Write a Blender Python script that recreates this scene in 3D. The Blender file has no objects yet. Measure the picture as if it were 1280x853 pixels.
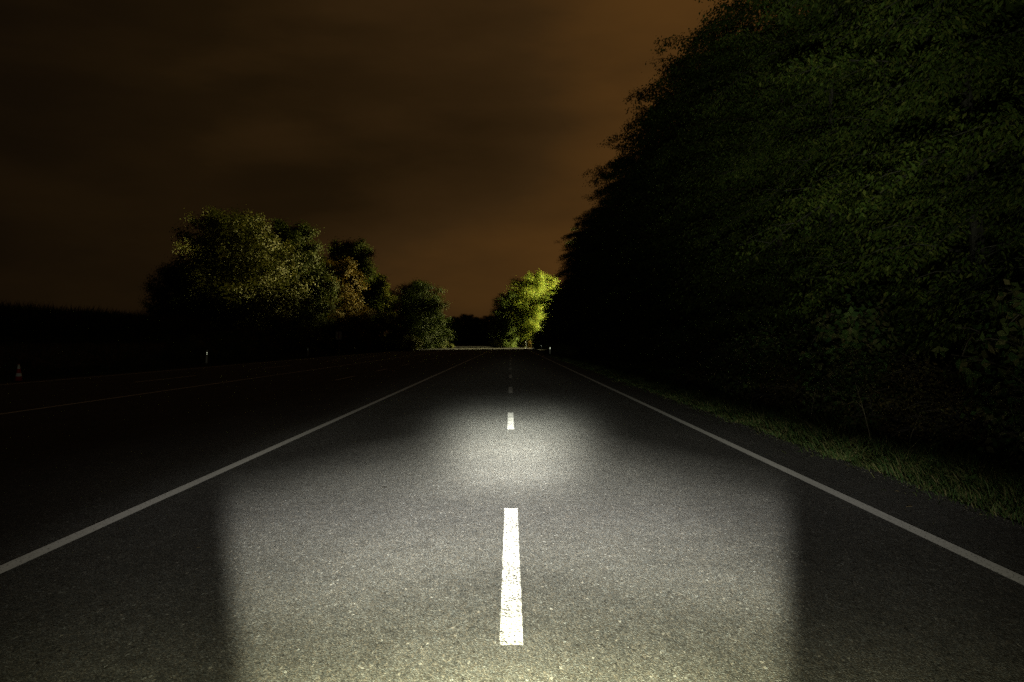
import bpy, math, random
import numpy as np
R = math.radians
sc = bpy.context.scene
col = sc.collection

# ------------------------------------------------------------------ camera
CAM_H, F = 1.55, 1200.0                       # eye height, focal length in 1280-px pixels
cam = bpy.data.cameras.new("camera")
cam.sensor_width = 36.0
cam.lens = F / 1280 * 36.0
cam.clip_start, cam.clip_end = 0.05, 6000
co = bpy.data.objects.new("camera", cam)
co.location = (0, 0, CAM_H)
co.rotation_euler = (R(90.04), 0, -2.0 / F)
col.objects.link(co)
sc.camera = co
sc.view_settings.view_transform = 'Standard'
sc.view_settings.look = 'None'
sc.view_settings.gamma = 1
sc.view_settings.exposure = 0
sc.view_settings.use_curve_mapping = False
sc.cycles.max_bounces = 4
sc.cycles.diffuse_bounces = 2
sc.cycles.transmission_bounces = 2
sc.cycles.use_denoising = False
sc.cycles.sample_clamp_indirect = 0.4
sc.cycles.sample_clamp_direct = 6.0


# ------------------------------------------------------------------ node maths helper
class S:
    """a value socket with arithmetic"""
    def __init__(s, t, k): s.t, s.k = t, k
    def _o(s, op, *a, flip=False):
        n = s.t.nodes.new('ShaderNodeMath'); n.operation = op
        args = [s, *a]
        if flip: args = args[::-1]
        for i, v in enumerate(args):
            if isinstance(v, S): s.t.links.new(v.k, n.inputs[i])
            else: n.inputs[i].default_value = v
        return S(s.t, n.outputs[0])
    def __add__(s, o): return s._o('ADD', o)
    __radd__ = __add__
    def __mul__(s, o): return s._o('MULTIPLY', o)
    __rmul__ = __mul__
    def __sub__(s, o): return s._o('SUBTRACT', o)
    def __rsub__(s, o): return s._o('SUBTRACT', o, flip=True)
    def __truediv__(s, o): return s._o('DIVIDE', o)
    def __rtruediv__(s, o): return s._o('DIVIDE', o, flip=True)
    def abs(s): return s._o('ABSOLUTE')
    def pw(s, e): return s._o('POWER', e)
    def exp(s): return s._o('EXPONENT')
    def mx(s, o): return s._o('MAXIMUM', o)
    def mn(s, o): return s._o('MINIMUM', o)
    def step(s, a, b, lo=0.0, hi=1.0):         # smooth step from a to b (a may be larger)
        n = s.t.nodes.new('ShaderNodeMapRange'); n.interpolation_type = 'SMOOTHSTEP'
        if a > b: a, b, lo, hi = b, a, hi, lo
        s.t.links.new(s.k, n.inputs['Value'])
        n.inputs['From Min'].default_value = a; n.inputs['From Max'].default_value = b
        n.inputs['To Min'].default_value = lo; n.inputs['To Max'].default_value = hi
        return S(s.t, n.outputs[0])
    def ramp(s, stops, inter='LINEAR'):
        n = s.t.nodes.new('ShaderNodeValToRGB'); cr = n.color_ramp; cr.interpolation = inter
        while len(cr.elements) < len(stops): cr.elements.new(1.0)
        for e, (p, c) in zip(cr.elements, stops):
            e.position = p
        for e, (p, c) in zip(cr.elements, stops):
            e.color = (*c, 1) if isinstance(c, tuple) else (c, c, c, 1)
        s.t.links.new(s.k, n.inputs[0])
        return S(s.t, n.outputs[0])


def sep(t, socket):
    n = t.nodes.new('ShaderNodeSeparateXYZ'); t.links.new(socket, n.inputs[0])
    return [S(t, o) for o in n.outputs]


# ------------------------------------------------------------------ night sky: cloud lit from below by town light
w = bpy.data.worlds.new("World"); sc.world = w
w.use_nodes = True
t = w.node_tree; t.nodes.clear()
tc = t.nodes.new('ShaderNodeTexCoord')
dx, dy_, dz = sep(t, tc.outputs['Generated'])
az = dx / dy_.mx(0.05)
el = dz / dy_.mx(0.05)
mp = t.nodes.new('ShaderNodeMapping'); mp.inputs['Scale'].default_value = (2.2, 2.2, 7.0)
mp.inputs['Rotation'].default_value = (0, R(12), 0)
t.links.new(tc.outputs['Generated'], mp.inputs[0])
nz = t.nodes.new('ShaderNodeTexNoise'); nz.inputs['Scale'].default_value = 1.9
nz.inputs['Detail'].default_value = 5; nz.inputs['Roughness'].default_value = 0.5
t.links.new(mp.outputs[0], nz.inputs['Vector'])
nf = S(t, nz.outputs['Fac']).step(0.3, 0.7, -.09, .09)
e0 = el.mx(0)
streak = (0.0 - ((e0 - az * 0.12 - 0.20) / 0.05).pw(2.0)).exp() * az.step(-.36, -.10) * az.step(.10, -.02) * .19
f = az.step(-.62, .10) * .55 + az.step(-.03, .20) * .27 + e0.step(.16, .06) * az.step(-.32, .0) * .26 - streak - e0.step(.05, .015) * .16 + 0.12 + nf
cr = f.ramp([(0.0, (.0045, .0027, .0011)), (0.33, (.0120, .0064, .0020)), (0.66, (.034, .0168, .0050)), (1.0, (.075, .033, .0075))])
bg = t.nodes.new('ShaderNodeBackground')
dim = dy_.step(-.25, .35, .22, 1.0) * dz.step(.95, .5, .35, 1.0)
t.links.new(dim.k, bg.inputs['Strength'])
gm = t.nodes.new('ShaderNodeMix'); gm.data_type = 'RGBA'
t.links.new((1.0 - dim).k, gm.inputs[0]); t.links.new(cr.k, gm.inputs[6]); gm.inputs[7].default_value = (.030, .025, .017, 1)
t.links.new(gm.outputs[2], bg.inputs['Color'])
ow = t.nodes.new('ShaderNodeOutputWorld'); t.links.new(bg.outputs[0], ow.inputs[0])


# ------------------------------------------------------------------ headlamp light of the standing car (beam pattern in the lamp's own axes)
LH = 0.70
ROAD_RHO = 0.075
hl = bpy.data.lights.new("headlamp_beam", 'SPOT')
hl.energy = 4 * math.pi
hl.spot_size = R(150); hl.spot_blend = 0.1
hl.shadow_soft_size = 0.03
ho = bpy.data.objects.new("headlamp_beam", hl)
ho.location = (0.0, 0.0, LH); ho.rotation_euler = (R(90), 0, 0)
col.objects.link(ho)
hl.use_nodes = True
t = hl.node_tree; t.nodes.clear()
tc = t.nodes.new('ShaderNodeTexCoord')
lx, ly, lz = sep(t, tc.outputs['Normal'])
fwd = (0.0 - lz).mx(0.02)                      # local -Z looks down the road
u = lx / fwd
v = (0.0 - ly) / fwd                           # tangent of the depression angle
d = v * (F * CAM_H / LH)                       # how far below the horizon the ray meets the road, in steps of 1/1200
au = u.abs()
dc = d.mx(0.0)
du = (dc - au * 260.0).mx(0.0)
base = (du / 430.0).ramp([(0, 0), (.14, .0006), (.2, .002), (.256, .030), (.314, .088), (.407, .165), (.5, .225), (.575, .272),
                          (.615, .268), (.665, .218), (.78, .198), (.88, .275), (1.0, .425)])
uLe = (dc - 175.0) * (0.0208 / 253) - 0.3025
inL = (u - uLe).step(-0.016, 0.026)
inR = u.step(0.309, 0.266)
inside = 1.2 * inL * inR * (1.0 - au.pw(2.0) * 6.2)
spot = (0.0 - (((d - 142.0).abs() / 43.0).pw(2.8) + ((u - 0.005).abs() / 0.063).pw(2.6))).exp() * 0.36
out = (dc / 430.0).ramp([(0, .0), (.04, .0005), (.08, .0007), (.14, .0010), (.2, .0020), (.3, .0052), (.45, .0072), (.63, .0085), (.8, .0145), (1.0, .032)])
cut = (d - au * 210.0 - 15.0) / (au * 160.0 + 20.0)         # the cut-off climbs towards the sides
left = ((d - au * 430.0) / (au * 90.0 + 8.0)).step(0.0, 1.0, .30, 1.0).mx(u.step(-.22, -.12))     # and falls off across the left lane
out = out * au.step(0.66, 0.30, 0.12, 1.0) * cut.step(0.0, 1.0, 0.004, 1.0) * left.mx(u.step(-.1, -.2, 0.0, .34) * (d - au * 125.0).step(0.0, 25.0)) * 1.15
L = base * inside + spot + out
Yd = (F * CAM_H) / d.mx(20.0)
I = L * Yd.pw(3.0) * (u * u + 1.0).pw(1.5) * (math.pi / ROAD_RHO / LH)
e = 0.0 - v
up = (e.step(0.0, 0.20, 75.0, 850.0) * au.step(0.52, 0.34, 0.30, 1.0) * au.step(.12, .28, .45, 1.0) * u.step(-0.06, 0.1, 0.12, 1.0)) * e.step(0.75, 0.4)
below = v.step(0.07, 0.015)
side = u.step(-.20, -.27) * v.step(-.024, -.008) * v.step(.05, .025) * 60.0      # added faint level light, brightens the cone, post and sign at left
I = I * d.step(6.0, 26.0) + up * below + side
I = I + u.step(.018, .03) * u.step(.075, .055) * v.abs().step(.006, .003) * 900.0  # added narrow level beam to brighten the reflectors of the right marker posts
colr = (dc / 430.0).ramp([(0, (.95, 1.0, .66)), (.12, (.95, 1.0, .84)), (.3, (1, .99, .85)), (.5, (1, .975, .88)), (.7, (1, .98, .80)), (1.0, (1, .98, .62))])
em = t.nodes.new('ShaderNodeEmission')
t.links.new(colr.k, em.inputs['Color']); t.links.new(I.k, em.inputs['Strength'])
ol = t.nodes.new('ShaderNodeOutputLight'); t.links.new(em.outputs[0], ol.inputs[0])

# floodlight on a mast behind the wood (its mast is built further down)
FLOOD = (52.0, 226.0, 19.0)
fl = bpy.data.lights.new("floodlight", 'SPOT')
fl.energy = 1.0e6
fl.color = (1.0, .93, .50)
fl.spot_size = R(100); fl.spot_blend = 0.8
fl.shadow_soft_size = 0.35
fo = bpy.data.objects.new("floodlight_beam", fl)
fo.location = FLOOD
from mathutils import Vector
fo.rotation_euler = (Vector((2, 243, 12)) - Vector(FLOOD)).to_track_quat('-Z', 'Y').to_euler()
col.objects.link(fo)


b_ = bpy.data.lights.new("floodlight", 'SPOT')       # second head on the same mast, towards the far left verge
b_.energy = 0.34e6; b_.color = (1.0, .90, .40); b_.spot_size = R(26); b_.spot_blend = 0.8; b_.shadow_soft_size = 0.35
q_ = bpy.data.objects.new("floodlight_beam", b_); q_.location = (FLOOD[0], FLOOD[1] + .6, FLOOD[2])
q_.rotation_euler = (Vector((-26, 186, 3.5)) - q_.location).to_track_quat('-Z', 'Y').to_euler()
col.objects.link(q_)
# a second, taller mast behind the wood throws three narrow beams over it onto the trees on the left
FLOOD2 = (40.0, 166.0, 25.0)
for k, tgt in enumerate(((-26, 102, 14.5), (-25, 124, 13.0), (-24, 150, 11.5))):
    b_ = bpy.data.lights.new("floodlight", 'SPOT')
    b_.energy = (0.85e6, 0.8e6, 0.7e6)[k]; b_.color = (1.0, .86, .30)
    b_.spot_size = R(15); b_.spot_blend = 0.6; b_.shadow_soft_size = 0.3
    q_ = bpy.data.objects.new("floodlight_beam", b_); q_.location = (FLOOD2[0], FLOOD2[1] + (k - 1) * .5, FLOOD2[2])
    q_.rotation_euler = (Vector(tgt) - q_.location).to_track_quat('-Z', 'Y').to_euler()
    col.objects.link(q_)


# ------------------------------------------------------------------ materials
def mat(name, color=(.5, .5, .5), rough=.8, spec=.3, metal=0.0):
    m = bpy.data.materials.new(name); m.use_nodes = True
    b = m.node_tree.nodes['Principled BSDF']
    b.inputs['Base Color'].default_value = (*color, 1)
    b.inputs['Roughness'].default_value = rough
    b.inputs['Specular IOR Level'].default_value = spec
    b.inputs['Metallic'].default_value = metal
    return m


def noise(t, vec, scale, detail=3, rough=.55):
    n = t.nodes.new('ShaderNodeTexNoise')
    n.inputs['Scale'].default_value = scale; n.inputs['Detail'].default_value = detail; n.inputs['Roughness'].default_value = rough
    t.links.new(vec, n.inputs['Vector'])
    return n


def noisy(name, c1, c2, scale, rough=.85, bump=0.0, stretch=(1, 1, 1), spec=.25):
    m = mat(name, c1, rough, spec); t = m.node_tree; b = t.nodes['Principled BSDF']
    tc = t.nodes.new('ShaderNodeTexCoord'); mp = t.nodes.new('ShaderNodeMapping')
    mp.inputs['Scale'].default_value = stretch
    t.links.new(tc.outputs['Object'], mp.inputs[0])
    n = noise(t, mp.outputs[0], scale, 5)
    k = S(t, n.outputs['Fac']).ramp([(.3, c1), (.7, c2)])
    t.links.new(k.k, b.inputs['Base Color'])
    if bump:
        bp = t.nodes.new('ShaderNodeBump'); bp.inputs['Distance'].default_value = bump
        t.links.new(n.outputs['Fac'], bp.inputs['Height']); t.links.new(bp.outputs[0], b.inputs['Normal'])
    return m


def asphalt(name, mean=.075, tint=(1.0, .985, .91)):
    m = mat(name, (.06, .06, .06), .85, .2); t = m.node_tree; b = t.nodes['Principled BSDF']
    tc = t.nodes.new('ShaderNodeTexCoord'); P = tc.outputs['Object']
    mpa = t.nodes.new('ShaderNodeMapping'); mpa.inputs['Scale'].default_value = (1.0, .42, 1.0)
    t.links.new(P, mpa.inputs[0])
    def vor(scale, rnd=1.0):
        n = t.nodes.new('ShaderNodeTexVoronoi'); n.voronoi_dimensions = '2D'
        n.inputs['Scale'].default_value = scale; n.inputs['Randomness'].default_value = rnd
        t.links.new(mpa.outputs[0], n.inputs['Vector']); return n
    a = vor(175.0); ra = sep(t, a.outputs['Color'])
    stone = ra[0].ramp([(0, .42), (.45, .74), (.75, 1.12), (.93, 1.5), (1.0, 2.0)])
    b2 = vor(85.0); rb = sep(t, b2.outputs['Color'])
    pale_speck = rb[1].step(0.982, 0.998, 0.0, 1.7)  # sparse pale specks among the aggregate
    dark = rb[2].step(0.06, 0.02, 0.0, 0.55)
    big = S(t, noise(t, P, .35, 4).outputs['Fac']).step(.3, .7, .88, 1.12)
    mid = S(t, noise(t, P, 5.0, 4).outputs['Fac']).step(.3, .7, .90, 1.10)
    mps = t.nodes.new('ShaderNodeMapping'); mps.inputs['Scale'].default_value = (1.0, .03, 1.0)
    t.links.new(P, mps.inputs[0])
    lane = S(t, noise(t, mps.outputs[0], 1.1, 3).outputs['Fac']).step(.3, .7, .90, 1.10)
    c3 = vor(42.0); gr = sep(t, c3.outputs['Color'])[0].step(0, 1, .88, 1.12)
    k = (stone + pale_speck) * (1.0 - dark) * gr * big * mid * lane * mean
    mx = t.nodes.new('ShaderNodeMix'); mx.data_type = 'RGBA'; mx.blend_type = 'MULTIPLY'; mx.inputs[0].default_value = 1.0
    cc = t.nodes.new('ShaderNodeCombineColor')
    for i in range(3): t.links.new((k * tint[i]).k, cc.inputs[i])
    hue = ra[1].ramp([(0, (1.10, .98, .86)), (.5, (1.0, 1.0, 1.0)), (1.0, (.90, .98, 1.08))])
    t.links.new(cc.outputs[0], mx.inputs[6]); t.links.new(hue.k, mx.inputs[7])
    t.links.new(mx.outputs[2], b.inputs['Base Color'])
    bp = t.nodes.new('ShaderNodeBump'); bp.inputs['Distance'].default_value = .003; bp.inputs['Strength'].default_value = .55
    t.links.new(a.outputs['Distance'], bp.inputs['Height']); bp.invert = True
    t.links.new(bp.outputs[0], b.inputs['Normal'])
    return m


def paint(name, c, wear, pit=70.0, streak=False):
    m = mat(name, (c, c, c * .96), .7, .3); t = m.node_tree; b = t.nodes['Principled BSDF']
    tc = t.nodes.new('ShaderNodeTexCoord'); P = tc.outputs['Object']
    n1 = noise(t, P, pit, 2, .6)
    mp = t.nodes.new('ShaderNodeMapping'); mp.inputs['Scale'].default_value = (38, .35, 1) if streak else (1, .6, 1)
    t.links.new(P, mp.inputs[0])
    n2 = noise(t, mp.outputs[0], 1.0 if streak else 3.0, 4)
    big = S(t, n2.outputs['Fac']).step(.3, .75, 0.0, 1.0)
    k = S(t, n1.outputs['Fac']) + big * .12
    pit_m = k.step(wear + .06, wear - .03, 0.0, 1.0)        # 1 where the paint is gone
    val = (big * (-.22 if streak else -.10) + 1.0) * c
    r_ = val * (1.0 - pit_m) + pit_m * .05
    cc = t.nodes.new('ShaderNodeCombineColor')
    t.links.new(r_.k, cc.inputs[0]); t.links.new((r_ * .99).k, cc.inputs[1]); t.links.new((r_ * .94).k, cc.inputs[2])
    t.links.new(cc.outputs[0], b.inputs['Base Color'])
    return m


def leafmat(name, cols, trans=.35):
    m = bpy.data.materials.new(name); m.use_nodes = True; t = m.node_tree; t.nodes.clear()
    g = t.nodes.new('ShaderNodeNewGeometry'); oi = t.nodes.new('ShaderNodeObjectInfo')
    r = S(t, g.outputs['Random Per Island'])
    c = r.ramp([(i / (len(cols) - 1), k) for i, k in enumerate(cols)])
    tc = t.nodes.new('ShaderNodeTexCoord')
    n = S(t, noise(t, tc.outputs['Object'], .55, 3).outputs['Fac']).step(.3, .7, .75, 1.25)
    ov = S(t, oi.outputs['Random']) * .3 + .85
    mu = t.nodes.new('ShaderNodeVectorMath'); mu.operation = 'SCALE'
    t.links.new(c.k, mu.inputs[0]); t.links.new((n * ov).k, mu.inputs['Scale'])
    d = t.nodes.new('ShaderNodeBsdfPrincipled'); d.inputs['Roughness'].default_value = .55; d.inputs['Specular IOR Level'].default_value = .06
    tr = t.nodes.new('ShaderNodeBsdfTranslucent')
    t.links.new(mu.outputs[0], d.inputs['Base Color']); t.links.new(mu.outputs[0], tr.inputs['Color'])
    mx = t.nodes.new('ShaderNodeMixShader'); mx.inputs[0].default_value = trans
    t.links.new(d.outputs[0], mx.inputs[1]); t.links.new(tr.outputs[0], mx.inputs[2])
    o = t.nodes.new('ShaderNodeOutputMaterial'); t.links.new(mx.outputs[0], o.inputs[0])
    return m


M = {}
M['asphalt'] = asphalt('asphalt')
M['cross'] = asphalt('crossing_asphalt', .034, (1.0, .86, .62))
M['dash'] = paint('fresh_white_paint', .72, .515, 66)
M['edge'] = paint('worn_white_paint', .86, .40, 60, True)
M['soil'] = noisy('soil', (.018, .016, .010), (.05, .045, .022), 1.7, .95, .05)
M['bark'] = noisy('bark', (.018, .015, .012), (.05, .042, .032), 6, .9, .03, (1, 1, .25))
M['greybark'] = noisy('grey_bark', (.015, .014, .012), (.04, .038, .034), 6, .9, .02, (1, 1, .25))
M['leaf_wood'] = leafmat('leaf_wood', [(.030, .052, .012), (.048, .075, .016), (.062, .085, .018), (.085, .092, .022)])
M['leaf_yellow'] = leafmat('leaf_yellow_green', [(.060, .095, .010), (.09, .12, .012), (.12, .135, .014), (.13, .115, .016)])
M['leaf_dark'] = leafmat('leaf_dark', [(.030, .046, .008), (.044, .060, .010), (.060, .072, .012)], .18)
M['leaf_olive'] = leafmat('leaf_olive', [(.055, .068, .016), (.08, .085, .02), (.10, .09, .022)], .18)
M['leaf_rust'] = leafmat('leaf_rust', [(.095, .06, .010), (.115, .070, .012), (.085, .075, .012), (.13, .07, .014)], .18)
M['leaf_shrub'] = leafmat('leaf_shrub', [(.03, .058, .02), (.045, .08, .022), (.07, .085, .03), (.10, .085, .04)])
M['leaf_brown'] = leafmat('leaf_brown', [(.05, .042, .02), (.085, .06, .026), (.06, .065, .022), (.12, .085, .03)])
M['grass'] = leafmat('grass', [(.014, .030, .009), (.022, .043, .012), (.032, .050, .014), (.044, .050, .016), (.10, .088, .04)], .3)
M['crop'] = leafmat('crop', [(.03, .042, .012), (.05, .06, .016), (.08, .075, .025)], .3)
M['white'] = noisy('white_plastic', (.62, .62, .60), (.78, .78, .75), 9, .5)
M['black'] = mat('black_plastic', (.015, .015, .016), .5)
M['glass'] = mat('reflector_glass', (.85, .88, .92), .20, .5, 1.0)
M['red'] = noisy('red_plastic', (.30, .025, .015), (.42, .035, .02), 12, .5)
M['steel'] = noisy('galvanised_steel', (.30, .31, .32), (.48, .49, .50), 14, .45)
M['signred'] = mat('sign_red', (.45, .05, .05), .5)
M['leafdry'] = noisy('dry_leaf', (.30, .22, .10), (.42, .34, .18), 40, .8)
M['leafdk'] = noisy('dark_leaf', (.015, .012, .008), (.035, .028, .018), 40, .8)
M['stalk'] = noisy('dry_stalk', (.10, .085, .05), (.17, .14, .09), 10, .9)
ml = mat('lamp_lens', (.9, .85, .6), .3)
ml.node_tree.nodes['Principled BSDF'].inputs['Emission Color'].default_value = (1, .82, .36, 1)
ml.node_tree.nodes['Principled BSDF'].inputs['Emission Strength'].default_value = 20
M['lens'] = ml


# ------------------------------------------------------------------ object helpers
def link(o, parent=None):
    col.objects.link(o)
    if parent is not None: o.parent = parent
    return o


def tag(o, label=None, cat=None, group=None, kind=None):
    for k, vv in (('label', label), ('category', cat), ('group', group), ('kind', kind)):
        if vv: o[k] = vv
    return o


def thing(name, label, cat, loc=(0, 0, 0), rz=0.0, group=None):
    o = bpy.data.objects.new(name, None); link(o)
    o.location = loc; o.rotation_euler = (0, 0, rz); o.empty_display_size = .3
    return tag(o, label, cat, group)


def mesh_obj(name, V, faces, material, parent=None, smooth=False):
    me = bpy.data.meshes.new(name)
    me.from_pydata([tuple(p) for p in V], [], faces); me.update()
    me.materials.append(material)
    if smooth:
        for p in me.polygons: p.use_smooth = True
    return link(bpy.data.objects.new(name, me), parent)


def fast_mesh(name, V, polys, material):
    """V: (n,3); polys: list of (m,k) index arrays"""
    me = bpy.data.meshes.new(name)
    V = np.asarray(V, dtype=np.float32)
    me.vertices.add(len(V)); me.vertices.foreach_set('co', V.ravel())
    idx = np.concatenate([p.ravel() for p in polys]).astype(np.int32)
    tot = np.concatenate([np.full(len(p), p.shape[1]) for p in polys]).astype(np.int32)
    st = np.concatenate([[0], np.cumsum(tot)[:-1]]).astype(np.int32)
    me.loops.add(len(idx)); me.loops.foreach_set('vertex_index', idx)
    me.polygons.add(len(tot)); me.polygons.foreach_set('loop_start', st); me.polygons.foreach_set('loop_total', tot)
    me.update(calc_edges=True); me.validate()
    me.materials.append(material)
    return me


class MB:
    def __init__(s): s.V, s.F = [], []
    def ring_tube(s, pts, rad, n=6, cap=True):
        pts = np.asarray(pts, float); b0 = len(s.V)
        for i, p in enumerate(pts):
            a = pts[max(i - 1, 0)]; c = pts[min(i + 1, len(pts) - 1)]
            d = c - a; d = d / (np.linalg.norm(d) + 1e-9)
            x = np.cross(d, (0, 0, 1) if abs(d[2]) < .9 else (1, 0, 0)); x /= np.linalg.norm(x)
            y = np.cross(d, x)
            for k in range(n):
                an = 2 * math.pi * k / n
                s.V.append(p + rad[i] * (math.cos(an) * x + math.sin(an) * y))
        for i in range(len(pts) - 1):
            for k in range(n):
                k2 = (k + 1) % n
                s.F.append((b0 + i * n + k, b0 + i * n + k2, b0 + (i + 1) * n + k2, b0 + (i + 1) * n + k))
        if cap:
            s.F.append(tuple(b0 + k for k in range(n))[::-1])
            s.F.append(tuple(b0 + (len(pts) - 1) * n + k for k in range(n)))
        return s
    def box(s, c, h, rz=0.0):
        b0 = len(s.V); ca, sa = math.cos(rz), math.sin(rz)
        for sx, sy, sz in ((-1, -1, -1), (1, -1, -1), (1, 1, -1), (-1, 1, -1), (-1, -1, 1), (1, -1, 1), (1, 1, 1), (-1, 1, 1)):
            x, y, z = sx * h[0], sy * h[1], sz * h[2]
            s.V.append((c[0] + x * ca - y * sa, c[1] + x * sa + y * ca, c[2] + z))
        for f_ in ((0, 3, 2, 1), (4, 5, 6, 7), (0, 1, 5, 4), (1, 2, 6, 5), (2, 3, 7, 6), (3, 0, 4, 7)):
            s.F.append(tuple(b0 + i for i in f_))
        return s
    def obj(s, name, m, parent=None, smooth=False): return mesh_obj(name, s.V, s.F, m, parent, smooth)


def copy_tree(root, **kw):
    c = root.copy(); col.objects.link(c)
    for ch in root.children:
        cc = ch.copy(); col.objects.link(cc); cc.parent = c
        for g in ch.children:
            gg = g.copy(); col.objects.link(gg); gg.parent = cc
    return c


# ------------------------------------------------------------------ ground, road, markings
ROAD_R, ROAD_L, ROAD_END = 4.36, -18.9, 205.0
def sm(x, a, b):
    k = np.clip((x - a) / (b - a), 0, 1); return k * k * (3 - 2 * k)
def ground_z(x, y):
    near = 1 - sm(y, 195, 206)
    r_ = -.02 + (-.42 * sm(x, 5.3, 6.2) + .75 * sm(x, 6.3, 9.0)) * near
    bank = (2.0 * sm(-x, 21.5, 27.5) + 0.8 * sm(-x, 30, 60)) * (1 - sm(y, 78, 105))
    r_ = r_ + bank
    r_ = r_ - .02 * ((x > ROAD_L - .3) & (x < ROAD_R - .05))
    return r_
xs = np.concatenate([[-2500, -1200, -600, -300, -150, -90], np.arange(-70, -19, 1.5), [-18.7, -10, 0, 4.25], np.arange(4.4, 12, .4), [14, 20, 35, 60, 120, 300, 800, 2500]])
ys = np.concatenate([[-400, -60, -10], np.arange(0, 110, 1.5), np.arange(110, 215, 4), [216, 260, 320, 450, 700, 1200, 2500, 4500]])
X, Y = np.meshgrid(xs, ys)
rng = np.random.default_rng(5)
Z = ground_z(X, Y)
off = (X < -22) | (X > 6)
Z = Z + off * rng.normal(0, .06, X.shape) * (np.abs(X) < 80)
n, mcol = X.shape
V = np.stack([X, Y, Z], -1).reshape(-1, 3)
ii = np.arange(n * mcol).reshape(n, mcol)
Q = np.stack([ii[:-1, :-1], ii[:-1, 1:], ii[1:, 1:], ii[1:, :-1]], -1).reshape(-1, 4)
me = fast_mesh('ground', V, [Q], M['soil'])
tag(link(bpy.data.objects.new('ground', me)), kind='structure')

# road sheet with a slightly ragged right edge
ey = np.arange(-12, ROAD_END + .01, .4)
ex = ROAD_R + rng.normal(0, .018, len(ey)) + .03 * np.sin(ey * .7)
ex2 = ROAD_L + rng.normal(0, .03, len(ey))
V = [(a, b, 0.0) for a, b in zip(ex2, ey)] + [(a, b, 0.0) for a, b in zip(ex, ey)]
k = len(ey)
road = mesh_obj('road', V, [(i, k + i, k + i + 1, i + 1) for i in range(k - 1)], M['asphalt'])
tag(road, kind='structure')
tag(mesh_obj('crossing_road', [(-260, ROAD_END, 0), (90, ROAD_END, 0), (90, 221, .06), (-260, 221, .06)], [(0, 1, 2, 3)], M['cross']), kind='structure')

def strip(name, x, y0, y1, wd, m):
    nseg = max(2, int((y1 - y0) / (.12 if y1 - y0 < 10 else .8)))
    yy = np.linspace(y0, y1, nseg + 1)
    jit = .0012
    a = [(x - wd / 2 + random.gauss(0, jit), q, .004) for q in yy]
    b = [(x + wd / 2 + random.gauss(0, jit), q, .004) for q in yy]
    nn = len(yy)
    return mesh_obj(name, a + b, [(i, nn + i, nn + i + 1, i + 1) for i in range(nn - 1)], m, road)
random.seed(3)
for x in (3.32, -3.46, -10.9, -18.25):
    strip('edge_line', x, -10, 198, .125, M['edge'])
y0 = 4.895
while y0 < 190:
    strip('lane_dash', 0.005, y0, y0 + 4.03, .12, M['dash']); y0 += 12.03
y0 = 38.6
while y0 < 150:
    strip('lane_dash', -7.02, y0, y0 + 4.6, .12, M['edge']); y0 += 11.6
for y0 in (36.6, 55.5, 74.5, 93.5, 112.5):
    strip('lane_dash', -14.35, y0, y0 + 7.2, .12, M['edge'])


# ------------------------------------------------------------------ foliage generators
def nrm(a): return a / (np.linalg.norm(a, axis=-1, keepdims=True) + 1e-9)

def leaves(P, A, Nn, Ln, Wd):
    """kite leaves folded along the midrib -> verts, quads"""
    A = nrm(A); Sd = nrm(np.cross(A, Nn)); Nn = np.cross(Sd, A)
    Ln = Ln[:, None]; Wd = Wd[:, None]
    b = P; tip = P + A * Ln - Nn * Ln * .08
    l = P + A * Ln * .42 + Sd * Wd * .5 + Nn * Wd * .12
    r = P + A * Ln * .42 - Sd * Wd * .5 + Nn * Wd * .12
    V = np.stack([b, r, tip, l], 1).reshape(-1, 3)
    return V, np.arange(len(V)).reshape(-1, 4)

ENV = {
    'wall': lambda t: np.where(t < .72, .86 + .14 * np.sin(t * 4.2), np.sqrt(np.clip(1 - ((t - .72) / .30) ** 2, .02, 1))),
    'round': lambda t: np.sqrt(np.clip(1 - ((t - .55) / .50) ** 2, .03, 1)),
    'dome': lambda t: np.sqrt(np.clip(1 - ((t - .35) / .68) ** 2, .03, 1)),
    'cone': lambda t: np.clip(1.08 - t, .06, 1) * .95,
    'bush': lambda t: np.sqrt(np.clip(1 - ((t - .4) / .65) ** 2, .05, 1)),
}

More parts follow.
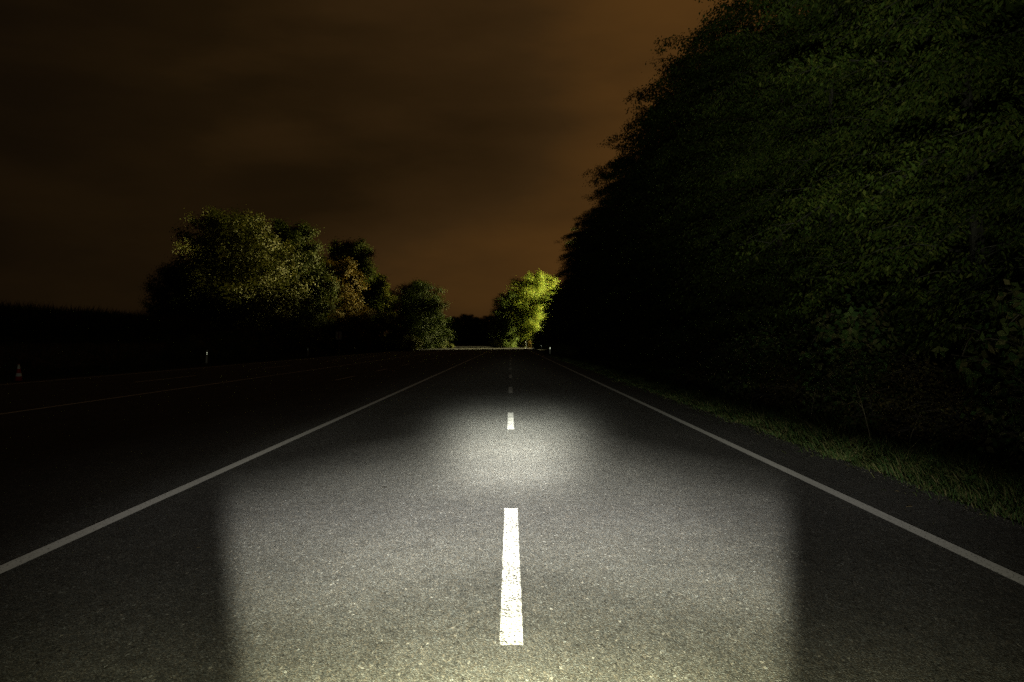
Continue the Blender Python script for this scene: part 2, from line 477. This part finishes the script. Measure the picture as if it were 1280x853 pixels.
def gen_tree(seed, H, Rr, env='wall', limbs=80, subs=10, lv=26, leaf=.1, el=.15, droop=.25, t0=.06, flat=True, trunk_r=.18, clump=.12, up=.0, wid=.6):
    """returns wood mesh builder and leaf arrays"""
    g = np.random.default_rng(seed)
    wood = MB()
    zz = np.linspace(0, H * .97, 9)
    wob = np.cumsum(g.normal(0, H * .006, (9, 2)), 0); wob[0] = 0
    wood.ring_tube(np.c_[wob, zz - .1], trunk_r * (1 - .93 * (zz / zz[-1]) ** .9), 7)
    tx = lambda z: np.array([np.interp(z, zz, wob[:, 0]), np.interp(z, zz, wob[:, 1])])
    LP, LA, LN = [], [], []
    for i in range(limbs):
        t = t0 + (.985 - t0) * ((i + g.uniform(0, 1)) / limbs)
        a = i * 2.39996 + g.normal(0, .35)
        ln = max(.25, float(ENV[env](np.array(t))) * Rr * (g.uniform(.74, 1.12) if flat else g.uniform(.74, 1.12)))
        e_ = el + g.normal(0, .22 if flat else .14) + up * t
        dirh = np.array([math.cos(a), math.sin(a)])
        sct = np.linspace(0, 1, 6)
        z0 = t * H - ln * max(e_ - droop, 0) * .6
        if z0 < .1: z0 = .1 + g.uniform(0, .2)
        curve = g.normal(0, .12)
        rad = np.outer(sct * ln, dirh) + np.outer((sct ** 2) * ln * curve, [-dirh[1], dirh[0]])
        pts = np.c_[rad + tx(z0), z0 + ln * (e_ * sct - droop * sct ** 2)]
        wood.ring_tube(pts, (trunk_r * (.15 if env == 'wall' else .28) * (ln / Rr) * (1 - .88 * sct)).clip(.006), 4, False)
        for j in range(subs):
            s = .18 + .82 * (j + g.uniform(0, 1)) / subs
            p = np.array([np.interp(s, sct, pts[:, q]) for q in range(3)])
            side = 1 if j % 2 else -1
            sl = ln * .34 * (1.15 - .75 * s) + .22
            if flat:
                an = a + side * g.uniform(.5, 1.15)
                dv = np.array([math.cos(an), math.sin(an), g.normal(.02, .18)])
            else:
                dv = np.array([dirh[0], dirh[1], .25]) * .7 + g.normal(0, .75, 3)
            dv = dv / np.linalg.norm(dv)
            m = max(4, int(lv * (sl / (Rr * .3 + .22)) * g.uniform(.6, 1.25)))
            q = g.uniform(.05, 1, m)
            base = p + np.outer(q * sl, dv) + np.c_[np.zeros(m), np.zeros(m), -.22 * sl * q ** 2]
            base = base + g.normal(0, 1, (m, 3)) * (clump * (.5 + .5 * sl))
            sv = np.array([-dv[1], dv[0], 0]); sg = np.where(np.arange(m) % 2, 1, -1)[:, None]
            LP.append(base)
            LA.append(dv * .6 + sv * sg * g.uniform(.3, 1.1, (m, 1)) + g.normal(0, .3, (m, 3)) - np.array([0, 0, .75 if env == 'wall' else .35]))
            if flat:
                LN.append(np.array([0, 0, .8]) + g.normal(0, .42, (m, 3)) + np.r_[dirh, 0] * .6)
            else:
                nn_ = nrm(base - (p + dv * sl * .4)) * .9 + np.r_[dirh * .6, .35] + g.normal(0, .15, (m, 3))
                LN.append(nn_)
                nn_ = nrm(nn_); aa = LA[-1]; LA[-1] = aa - nn_ * (aa * nn_).sum(1, keepdims=True)
            if leaf > .0 and j % 3 == 0 and Rr > 1.0:
                wood.ring_tube([p, p + dv * sl * .5, p + dv * sl - np.array([0, 0, .18 * sl])], [.010, .007, .004], 3, False)
    P, A, Nn = np.concatenate(LP), np.concatenate(LA), np.concatenate(LN)
    keep = P[:, 2] > .05
    if env == 'wall':                              # bare pockets between the boughs
        q = np.sin(P[:, 0] * 1.3 + P[:, 2] * .9 + seed) + np.sin(P[:, 1] * 1.5 - P[:, 2] * 1.1) + np.sin(P[:, 2] * 2.1 + P[:, 0] * .7)
        keep &= g.uniform(-1.9, 1.2, len(P)) < q + 1.4
    P, A, Nn = P[keep], A[keep], Nn[keep]
    Ln = leaf * g.uniform(.65, 1.3, len(P))
    V, Qd = leaves(P, A, Nn, Ln, Ln * g.uniform(.83, 1.17, len(P)) * wid)
    return wood, V, Qd

TREE_N = 0
def proto(name, leafm, barkm, part_names=('trunk', 'crown'), **kw):
    """meshes of one plant"""
    wood, V, Qd = gen_tree(**kw)
    wm = bpy.data.meshes.new(name + '_' + part_names[0])
    wm.from_pydata([tuple(p) for p in wood.V], [], wood.F); wm.update(); wm.materials.append(barkm)
    lm = fast_mesh(name + '_' + part_names[1], V, [Qd], leafm)
    return (wm, lm, part_names)

def plant(name, pr, label, cat, loc, rz=0.0, scale=1.0, group=None, sxy=None):
    o = thing(name, label, cat, loc, rz, group)
    o.scale = (sxy or scale, sxy or scale, scale)
    link(bpy.data.objects.new(pr[2][0], pr[0]), o)
    link(bpy.data.objects.new(pr[2][1], pr[1]), o)
    return o

def blades(g, P, h, lean, wd):
    """grass blades: 5-vertex bent blades"""
    m = len(P)
    a = g.uniform(0, 2 * math.pi, m)
    sd = np.c_[np.cos(a), np.sin(a), np.zeros(m)]
    ld = lean + g.normal(0, .32, (m, 3)) * np.array([1, 1, 0])
    h = h[:, None]; wd = wd[:, None]
    upv = np.array([0, 0, 1.0])
    mid = P + upv * h * .55 + ld * h * .35
    tip = P + upv * h * .95 + ld * h * 1.1
    tip[:, 2] -= (np.linalg.norm(ld, axis=1) ** 1.3) * h[:, 0] * .30
    V = np.stack([P - sd * wd, P + sd * wd, mid + sd * wd * .8, mid - sd * wd * .8, tip], 1).reshape(-1, 3)
    b = np.arange(m)[:, None] * 5
    return V, [b + np.array([0, 1, 2, 3]), b + np.array([3, 2, 4])]


# ------------------------------------------------------------------ the wood on the right
W_FINE = [proto('forest_fine', M['leaf_wood'], M['greybark'], seed=11 + i, H=16.5, Rr=4.4, env='wall', limbs=58, subs=24, lv=112, leaf=.115, wid=.42,
                el=.24, droop=.46, clump=.085, trunk_r=.2) for i in range(3)]
W_FAR = [proto('forest_far', M['leaf_wood'], M['bark'], seed=31 + i, H=16.0, Rr=4.4, env='wall', limbs=92, subs=15, lv=80, leaf=.14, wid=.5,
               el=.34, droop=.42, clump=.125, trunk_r=.2) for i in range(3)]
rnd = random.Random(8)
near_labels = [
    'tall leafy tree at the right edge of the photo, nearest the camera',
    'tall leafy tree with the brightest olive green sprays in the dark wood on the right',
    'tall dark tree whose layered branches stand just left of the lit olive sprays',
    'tall dark tree reaching past the top edge of the photo where sky meets the wood',
]
ty = 11.0; kx = 0
while ty < 199:
    if ty < 36: pr = W_FINE[kx % 3]
    else: pr = W_FAR[kx % 3]
    if ty < 142: h = rnd.uniform(.97, 1.10) + (.045 if 40 < ty < 85 else 0)
    else: h = rnd.uniform(.62, .74)
    lab = near_labels[kx] if kx < len(near_labels) else ('tall dark tree in the unlit row beside the right verge' if ty < 142 else 'lower dark tree at the far end of the wood beside the right verge')
    grp = None if kx < len(near_labels) else ('tall trees of the roadside wood' if ty < 142 else 'lower trees at the far end of the wood')
    xx = 10.9 + rnd.uniform(-.35, .5) + (.0 if ty < 142 else -.2)
    plant('forest_tree', pr, lab, 'tree', (xx, ty, .25), rnd.uniform(0, 6.28), h, grp, sxy=h if ty < 142 else .95)
    ty += rnd.uniform(4.6, 6.0); kx += 1

# deeper wood behind the front row, one dense mass
g = np.random.default_rng(77)
m = 110000
P = np.c_[g.uniform(12.5, 24, m), g.uniform(4, 198, m), g.uniform(0.01, 1, m)]
P[:, 2] *= np.where(P[:, 1] < 142, 16.3, 9.8)
V, Qd = leaves(P, g.normal(0, 1, (m, 3)), g.normal(0, 1, (m, 3)), g.uniform(.6, 1.3, m), g.uniform(.5, .95, m))
tag(link(bpy.data.objects.new('woodland', fast_mesh('woodland', V, [Qd], M['leaf_dark']))),
    'deep dark woodland behind the front row of trees on the right', 'woodland', kind='stuff')

# undergrowth along the foot of the wood
SH = [proto('shrub_a', M['leaf_shrub'], M['bark'], ('stem', 'foliage'), seed=51, H=2.0, Rr=1.25, env='bush', limbs=42, subs=9, lv=16, leaf=.085, el=.7, droop=.35, flat=False, trunk_r=.03, clump=.10),
      proto('shrub_b', M['leaf_brown'], M['bark'], ('stem', 'foliage'), seed=52, H=1.5, Rr=1.15, env='bush', limbs=40, subs=9, lv=18, leaf=.055, el=.6, droop=.4, flat=False, trunk_r=.025, clump=.09),
      proto('shrub_c', M['leaf_shrub'], M['bark'], ('stem', 'foliage'), seed=53, H=2.6, Rr=1.1, env='bush', limbs=34, subs=8, lv=12, leaf=.15, el=.8, droop=.35, flat=False, trunk_r=.03, clump=.12)]
shr = [(6.7, 10.6, 0, 1.0), (7.0, 12.4, 2, 1.0), (6.55, 13.7, 1, .85), (6.9, 15.6, 1, 1.05), (6.6, 17.6, 0, .85), (7.1, 19.8, 2, 1.0), (6.6, 22.2, 1, 1.0),
       (6.9, 25.0, 0, 1.1), (6.7, 28.5, 0, .95), (7.0, 32.5, 1, 1.2), (6.7, 37, 0, 1.2), (7.0, 42, 2, 1.0), (6.8, 48, 0, 1.2), (6.9, 56, 1, 1.3), (6.8, 65, 0, 1.3), (6.9, 76, 0, 1.4), (6.8, 90, 1, 1.4), (6.8, 106, 0, 1.4), (6.9, 124, 0, 1.4), (6.9, 143, 0, 1.4)]
slab = {0: 'low dark green shrub with small leaves growing behind the ditch', 1: 'brownish fine leaved shrub growing at the foot of the wood', 2: 'tall loose shrub with large pale leaves at the foot of the wood'}
own = {0: 'low dark green shrub nearest the right edge of the photo behind the verge grass',
       1: 'loose shrub with the largest pale leaves near the right edge of the photo',
       2: 'brownish fine leaved shrub nearest the camera beside the verge ditch'}
sgrp = {0: 'dark green shrubs along the ditch', 1: 'brownish shrubs along the ditch', 2: 'loose large leaved shrubs along the ditch'}
for i, (x, y, kd, s) in enumerate(shr):
    plant('shrub', SH[kd], own.get(i, slab[kd]), 'shrub', (x, y, float(ground_z(np.array(x), np.array(y))) - .03), rnd.uniform(0, 6.28), s, None if i in own else sgrp[kd])

# verge grass
g = np.random.default_rng(9)
nt = 2600
ty_ = 5.5 * (125 / 5.5) ** g.uniform(0, 1, nt)
wv = 5.75 + .25 * np.sin(ty_ * .9) + .2 * np.sin(ty_ * .37 + 1)
tx_ = ROAD_R - .02 + g.beta(1.0, 1.1, nt) * (wv - ROAD_R + .5) + .06 * np.sin(ty_ * 2.3)
patch = .62 + .38 * np.sin(ty_ * 1.27 + np.sin(ty_ * .31) * 3) * np.sin(tx_ * 3 + ty_ * .53)
th = g.uniform(.10, .30, nt) * (.55 + .75 * patch) * (.5 + .8 * sm(tx_, ROAD_R, ROAD_R + .9)) * np.where(g.uniform(0, 1, nt) > .93, 1.6, 1)
tl = np.c_[g.normal(-.25, .45, nt), g.normal(0, .45, nt), np.zeros(nt)]
tr_ = g.uniform(.04, .13, nt) * (1 + .012 * ty_)
nb = 34
ix = np.repeat(np.arange(nt), nb); m = len(ix)
o2 = g.normal(0, 1, (m, 2))
xx = tx_[ix] + o2[:, 0] * tr_[ix]; yy = ty_[ix] + o2[:, 1] * tr_[ix] * 1.3
h = th[ix] * g.uniform(.45, 1.25, m)
P = np.c_[xx, yy, np.maximum(ground_z(xx, yy), -.28) - .01]
leanf = tl[ix] + np.c_[o2 * .38, np.zeros(m)]
V, pol = blades(g, P, h, leanf, .0026 + .00013 * yy)
tag(link(bpy.data.objects.new('verge_grass', fast_mesh('verge_grass', V, pol, M['grass']))),
    'tufted green verge grass along the right edge of the asphalt', 'grass', kind='stuff')
# broad low weeds amid the grass
def rosette(name, x, y, sz, label, nl=9, seed=1):
    g = np.random.default_rng(seed); a = np.linspace(0, 6.28, nl, endpoint=False) + g.normal(0, .2, nl)
    A = np.c_[np.cos(a), np.sin(a), g.uniform(.25, 1.1, nl)]
    P = np.tile((0, 0, .02), (nl, 1)) + A * .03
    V, Qd = leaves(P, A, np.tile((0, 0, 1.0), (nl, 1)) + g.normal(0, .2, (nl, 3)), sz * g.uniform(.7, 1.2, nl), sz * g.uniform(.28, .4, nl))
    o = thing(name, label, 'weed', (x, y, float(ground_z(np.array(x), np.array(y)))))
    link(bpy.data.objects.new('leaf_rosette', fast_mesh('leaf_rosette', V, [Qd], M['leaf_shrub'])), o)
    return o
rosette('weed', 4.70, 12.9, .20, 'bright green broad leaved weed standing in the verge grass', seed=4)
rosette('weed', 4.62, 8.5, .12, 'small yellow green weed at the ragged asphalt edge on the right', seed=6)

rosette('weed', 4.95, 10.4, .26, 'broad leaved weed in the verge grass nearest the right edge of the photo', nl=11, seed=8)
rosette('weed', 5.05, 15.6, .30, 'low broad leaved weed at the back of the verge grass by the ditch', nl=10, seed=9)
# grit and crumbled asphalt along the ragged edge
gg = np.random.default_rng(44); V, Q3 = [], []
for k in range(900):
    y_ = 6.0 * (45 / 6.0) ** gg.uniform(); x_ = ROAD_R + gg.normal(-.05, .11); r_ = gg.uniform(.002, .007)
    b0 = len(V)
    for q in ((1, 0, .2), (-.5, .8, .3), (-.6, -.8, .1), (0.1, 0, 1.0)):
        V.append((x_ + q[0] * r_ * gg.uniform(.7, 1.3), y_ + q[1] * r_ * gg.uniform(.7, 1.3), .001 + q[2] * r_))
    Q3 += [(b0, b0 + 1, b0 + 3), (b0 + 1, b0 + 2, b0 + 3), (b0 + 2, b0, b0 + 3)]
tag(mesh_obj('grit', V, Q3, noisy('grit_stone', (.05, .047, .04), (.14, .13, .11), 30, .9)),
    'loose grit and crumbs along the ragged right asphalt edge', 'grit', kind='stuff')

# dry stalks standing over the ditch
def stalk(x, y, h, lean, label, seed, group=None):
    g = np.random.default_rng(seed); o = thing('dry_stalk', label, 'dry stalk', (x, y, float(ground_z(np.array(x), np.array(y)))), group=group)
    mb = MB(); s = np.linspace(0, 1, 5)
    pts = np.c_[lean * h * s ** 1.5, .05 * h * np.sin(s * 3), h * s]
    mb.ring_tube(pts, .006 - .004 * s, 4)
    for j in range(4):
        q = pts[2] + (pts[4] - pts[2]) * (j / 4.0); dv = np.array([g.uniform(-1, 1), g.uniform(-.6, .6), .9])
        mb.ring_tube([q, q + dv * h * .13], [.003, .0015], 3)
    mb.obj('stem', M['stalk'], o)
    return o
stalk(5.35, 14.2, .95, -.25, 'tall leaning dry stalk rising over the grass beside the dark ditch', 1)
stalk(5.5, 13.3, .62, .3, 'short dry stalk leaning towards the wood over the dark ditch', 2)
stalk(5.45, 17.4, .75, .12, 'upright dry stalk farthest along the verge grass', 3)
stalk(5.75, 11.3, .6, .4, 'pale dry stalk in the verge nearest the right edge', 4)

# ------------------------------------------------------------------ left bank with tall crop, and trees
g = np.random.default_rng(21)
m = 46000
xx = g.uniform(-48, -25.5, m); yy = g.uniform(28, 84, m)
h = g.uniform(1.75, 2.25, m) + .25 * np.sin(yy * .8) * np.sin(xx * .6)
P = np.c_[xx, yy, ground_z(xx, yy) - .05]
V, pol = blades(g, P, h, np.c_[np.full(m, .02), np.zeros(m), np.zeros(m)] + g.normal(0, .05, (m, 3)) * [1, 1, 0], np.full(m, .035))
tag(link(bpy.data.objects.new('crop_field', fast_mesh('crop_field', V, pol, M['crop']))),
    'dense tall crop with spiky tops on the dark bank at left', 'crop', kind='stuff')
m = 40000
xx = -19.1 - g.gamma(1.6, 2.2, m); yy = 22 * (200 / 22) ** g.uniform(0, 1, m)
P = np.c_[xx, yy, ground_z(xx, yy) - .02]
V, pol = blades(g, P, g.uniform(.15, .6, m) * (.4 + .6 * sm(-xx, 19, 22)), g.normal(0, .25, (m, 3)) * [1, 1, 0], .006 + .00018 * yy)
tag(link(bpy.data.objects.new('bank_grass', fast_mesh('bank_grass', V, pol, M['grass']))),
    'rough dark grass on the verge and bank left of the road', 'grass', kind='stuff')

def px(xpix, Yd): return (xpix - 638) / F * Yd
common = dict(flat=False, el=.55, droop=.18)
T_ROUND = proto('round_olive', M['leaf_olive'], M['bark'], seed=61, H=15, Rr=6.0, env='dome', limbs=62, subs=16, lv=115, leaf=.24, clump=.36, trunk_r=.3, t0=.03, **common)
T_DARK = proto('round_dark', M['leaf_dark'], M['bark'], seed=62, H=15, Rr=5.2, env='dome', limbs=62, subs=16, lv=115, leaf=.24, clump=.36, trunk_r=.3, t0=.03, **common)
T_RUST = proto('round_rust', M['leaf_rust'], M['bark'], seed=63, H=11, Rr=4.5, env='dome', limbs=54, subs=16, lv=100, leaf=.24, clump=.34, trunk_r=.22, t0=.03, **common)
T_CONE = proto('cone', M['leaf_olive'], M['bark'], seed=64, H=12, Rr=4.0, env='cone', limbs=70, subs=12, lv=70, leaf=.22, clump=.22, trunk_r=.2, t0=.02, flat=True, el=.2, droop=.15)
T_FAR = proto('far_dark', M['leaf_dark'], M['bark'], seed=65, H=14, Rr=6.0, env='dome', limbs=56, subs=15, lv=110, leaf=.25, clump=.42, trunk_r=.3, t0=.02, **common)
T_YEL = proto('yellow', M['leaf_yellow'], M['greybark'], seed=66, H=19, Rr=7.5, env='round', limbs=50, subs=15, lv=170, leaf=.27, clump=.42, trunk_r=.38, t0=.14, **common)

plant('broadleaf_tree', T_ROUND, 'tall rounded tree with an olive lit top, highest left of the road', 'tree', (px(292, 104), 104, 0), .4, 1.03, sxy=1.25)
plant('broadleaf_tree', T_DARK, 'dark round topped tree directly behind and right of the olive topped tree', 'tree', (px(348, 116), 120, 0), 1.4, 1.08, sxy=1.05)
plant('broadleaf_tree', T_FAR, 'low dark tree on the left flank of the tall olive topped tree', 'tree', (px(222, 98), 98, 0), 2.4, .66, sxy=.6)
plant('broadleaf_tree', T_RUST, 'rusty orange leaved tree in the middle of the clump left of the road', 'tree', (px(418, 128), 128, 0), .9, 1.10, sxy=1.05)
plant('broadleaf_tree', T_DARK, 'dark green tree standing behind the rusty orange leaved one', 'tree', (px(437, 142), 144, 0), 4.1, 1.10, sxy=1.12)
plant('cone_tree', T_CONE, 'narrow pointed tree with lit right flank beside the rusty leaved tree', 'tree', (px(479, 158), 158, 0), .3, 1.06, sxy=1.35)
plant('broadleaf_tree', T_FAR, 'dark rounded tree at the right end of the left clump above the white post', 'tree', (px(520, 196), 196, 0), .2, .97, sxy=1.22)
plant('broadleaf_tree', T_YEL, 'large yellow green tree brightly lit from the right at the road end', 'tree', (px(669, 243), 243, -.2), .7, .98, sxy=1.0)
plant('broadleaf_tree', T_DARK, 'darker tree on the left flank of the bright yellow green tree', 'tree', (px(636, 256), 256, 0), 2.2, .98, sxy=1.1)

B_LOW = proto('low_bush', M['leaf_olive'], M['bark'], ('stem', 'foliage'), seed=71, H=2.2, Rr=2.0, env='bush', limbs=40, subs=8, lv=16, leaf=.26, el=.6, droop=.3, flat=False, trunk_r=.05, clump=.22)
for x, y, s, lab in ((470, 176, 1.0, 'olive bush at the foot of the narrow pointed tree left of the road'),
                     (492, 180, 1.25, 'brightest low bush below the gap between pointed and dark rounded trees'),
                     (512, 186, 1.1, 'low olive bush just left of the white post at the junction'),
                     (551, 214, .8, 'small lit bush right of the white post at the crossing road'),
                     (563, 220, .45, 'tiny lit bush farthest right on the left verge of the crossing road'),
                     (655, 247, .9, 'dim bush under the bright yellow green tree'),
                     (620, 246, 1.0, 'pale lit bush under the left flank of the bright tree')):
    plant('bush', B_LOW, lab, 'bush', (px(x, y), y, 0), x * .37, s)
for x, y, s, lab in ((236, 66, .85, 'yellowish bush on the bank behind the white marker post'),
                     (312, 82, 1.1, 'dim bush on the bank below the tall olive topped tree'),
                     (285, 76, 1.0, 'dark bush on the bank right of the white marker post'),
                     (388, 112, 1.2, 'dark bush beside the roadside sign on the left')):
    plant('bush', B_LOW, lab, 'bush', (px(x, y), y, float(ground_z(np.array(px(x, y)), np.array(float(y)))) - .1), x * .37, s)
B_ORANGE = proto('orange_sapling', M['leaf_rust'], M['bark'], ('stem', 'foliage'), seed=72, H=1.7, Rr=.55, env='bush', limbs=24, subs=6, lv=10, leaf=.2, el=.6, droop=.2, flat=False, trunk_r=.03, clump=.08)
plant('sapling', B_ORANGE, 'small orange yellow sapling between two thin posts below the bright tree', 'sapling', (px(662, 228), 228, .05), 0, 1.0)

for x, y, z, w_, lab in ((690, 199, .44, .50, 'tall unlit bush in front of the bright tree, at the far corner of the wood'),
                        (676, 201, .27, .42, 'low unlit bush right of the two thin posts, in front of the bright tree')):
    plant('bush', T_FAR, lab, 'bush', (px(x, y), y, -.05), x * .2, z, sxy=w_)

# far trees on the horizon
for i, (x, s) in enumerate(((548, .92), (566, .86), (582, .95), (597, .83), (612, .9), (628, .84), (531, .8))):
    plant('far_tree', T_FAR, 'dark distant tree in the low line on the horizon at the end of the road', 'tree', (px(x, 400), 400 + (i % 3) * 6, -.2), i * 1.1, s, 'distant trees on the horizon', sxy=.98)

# ------------------------------------------------------------------ street furniture
def delineator(x, y, rz, label, group=None, tilt=0.0, band='black'):
    rz = -math.atan2(x, y)
    o = thing('marker_post', label, 'marker post', (x, y, max(0.0, float(ground_z(np.array(x), np.array(y))))), rz, group)
    o.rotation_euler = (0, tilt, rz)
    def prism(z0, z1, sc_=1.0):
        pr = [(-.06, -.04), (-.035, -.055), (.035, -.055), (.06, -.04), (.045, .05), (-.045, .05)]
        n_ = len(pr)
        slope = .5
        V = [(a * sc_, b * sc_, z0 + (a * slope if z0 > .01 else 0)) for a, b in pr] + [(a * sc_, b * sc_, z1 + a * slope) for a, b in pr]
        return V, [tuple(range(n_))[::-1], tuple(range(n_, 2 * n_))] + [(i, (i + 1) % n_, n_ + (i + 1) % n_, n_ + i) for i in range(n_)]
    mesh_obj('post', *prism(0, 1.0), M['white'], o)
    mesh_obj('band', *prism(.66, .88, 1.06), M[band], o)
    for z in (.72, .82):
        mb = MB(); mb.ring_tube([(0, -.064, z), (0, -.070, z)], [.028, .026], 12)
        mb.obj('reflector', M['glass'], o)
    return o
delineator(px(258, 64), 64, 0, 'pale marker post with a red band at the foot of the bank on the left', tilt=.06, band='red')
delineator(px(385, 97), 97, 0, 'faint marker post on the left verge before the roadside sign')
delineator(px(687.5, 113), 113, 0, 'white marker post with two bright reflectors beside the right edge line')
delineator(px(677, 186), 186, 0, 'farthest pale marker post at the dark end of the right verge')

def cone(x, y):
    o = thing('traffic_cone', 'small red and white banded traffic cone at the far left road edge', 'traffic cone', (x, y, 0))
    mb = MB().box((0, 0, .02), (.19, .19, .018)); mb.obj('base', M['black'], o)
    mb = MB(); z = [.038, .20, .34, .48, .60, .70]; mb.ring_tube([(0, 0, q) for q in z], [.15 - .13 * (q / .72) for q in z], 20); mb.obj('body', M['red'], o, True)
    for a, b in ((.21, .33), (.50, .66)):
        mb = MB(); mb.ring_tube([(0, 0, a), (0, 0, b)], [.15 - .13 * (a / .72) + .003, .15 - .13 * (b / .72) + .003], 20, False); mb.obj('white_band', M['white'], o, True)
cone(px(24, 37.2), 37.2)

def sign(x, y):
    o = thing('road_sign', 'small white rectangular sign with a red stroke on a thin pole, left verge', 'sign', (x, y, 0), .12)
    MB().ring_tube([(.02, .04, -.1), (.02, .04, 2.62)], [.03, .03], 10).obj('pole', M['steel'], o)
    MB().box((0, 0, 2.2), (.30, .008, .43)).obj('plate', M['white'], o)
    MB().box((-.02, -.010, 2.22), (.05, .003, .34)).obj('red_stroke', M['signred'], o)
    for z in (1.95, 2.45): MB().box((.02, .02, z), (.06, .012, .02)).obj('clamp', M['steel'], o)
sign(px(423.5, 102), 102)

def pole(x, y, h, r_, label, m, tilt=0.0):
    o = thing('post', label, 'post', (x, y, .05)); o.rotation_euler = (0, tilt, 0)
    MB().ring_tube([(0, 0, -.2), (0, 0, h)], [r_, r_], 10).obj('shaft', m, o)
    MB().ring_tube([(0, 0, h), (0, 0, h + .03)], [r_ * 1.25, r_ * 1.1], 10).obj('cap', m, o)
    MB().ring_tube([(0, 0, -.05), (0, 0, .12)], [r_ * 2.2, r_ * 1.5], 10).obj('foot', m, o)
pole(px(535, 212), 212, 2.2, .07, 'leaning white post at the junction under the dark rounded tree', M['white'], -.05)
pole(px(657.2, 226), 226, 1.55, .055, 'shorter grey post just left of the orange yellow sapling', M['steel'])
pole(px(668.5, 226), 226, 1.85, .05, 'taller grey post just right of the orange yellow sapling', M['steel'])

# floodlight mast behind the wood
def mast(F_, tgt, label):
    o = thing('floodlight_mast', label, 'lamp mast', (F_[0] + 1.0, F_[1] + .6, 0))
    MB().ring_tube([(0, 0, -.2), (0, 0, F_[2] + .6)], [.22, .10], 12).obj('pole', M['steel'], o)
    hd = MB().box((-.55, -.35, F_[2] + .55), (.40, .40, .12), .6).obj('lamp_head', M['steel'], o)
    MB().box((-.62, -.40, F_[2] + .415), (.28, .28, .012), .6).obj('lens', M['lens'], hd)
mast(FLOOD, None, 'steel floodlight mast behind the far end of the wood, lighting the junction')
mast(FLOOD2, None, 'taller steel floodlight mast behind the middle of the wood')

# fallen leaves lying on the asphalt
def dead_leaf(x, y, sz, rz, m, label, group=None):
    V = [(0, 0, .002), (.35, .28, .02), (.7, .22, .012), (1.0, 0, .03), (.68, -.26, .016), (.32, -.24, .024), (.5, 0, .004)]
    o = mesh_obj('fallen_leaf', [(a * sz, b * sz, .006 + c * sz) for a, b, c in V], [(0, 6, 1), (1, 6, 2), (2, 6, 3), (3, 6, 4), (4, 6, 5), (5, 6, 0)], m)
    o.location = (x, y, 0); o.rotation_euler = (0, 0, rz)
    return tag(o, label, 'leaf', group)
dead_leaf(-1.38, 10.15, .085, .1, M['leafdk'], 'small dark leaf lying on the lit asphalt left of the lane dash')
dead_leaf(3.70, 8.97, .075, .4, M['leafdry'], 'pale dry leaf on the shoulder between edge line and grass')
dead_leaf(4.20, 8.55, .05, 1.4, M['leafdry'], 'tiny yellow leaf at the very edge of the grass on the right')
dead_leaf(4.02, 9.9, .06, 2.6, M['leafdry'], 'curled dry leaf near the grass edge, farther along the right shoulder')
dead_leaf(-2.35, 7.2, .03, .8, M['leafdry'], 'tiny pale leaf scrap on the asphalt inside the left lane')
dead_leaf(1.58, 8.9, .035, 2.2, M['leafdk'], 'tiny dark leaf on the lit asphalt right of the lane dash')
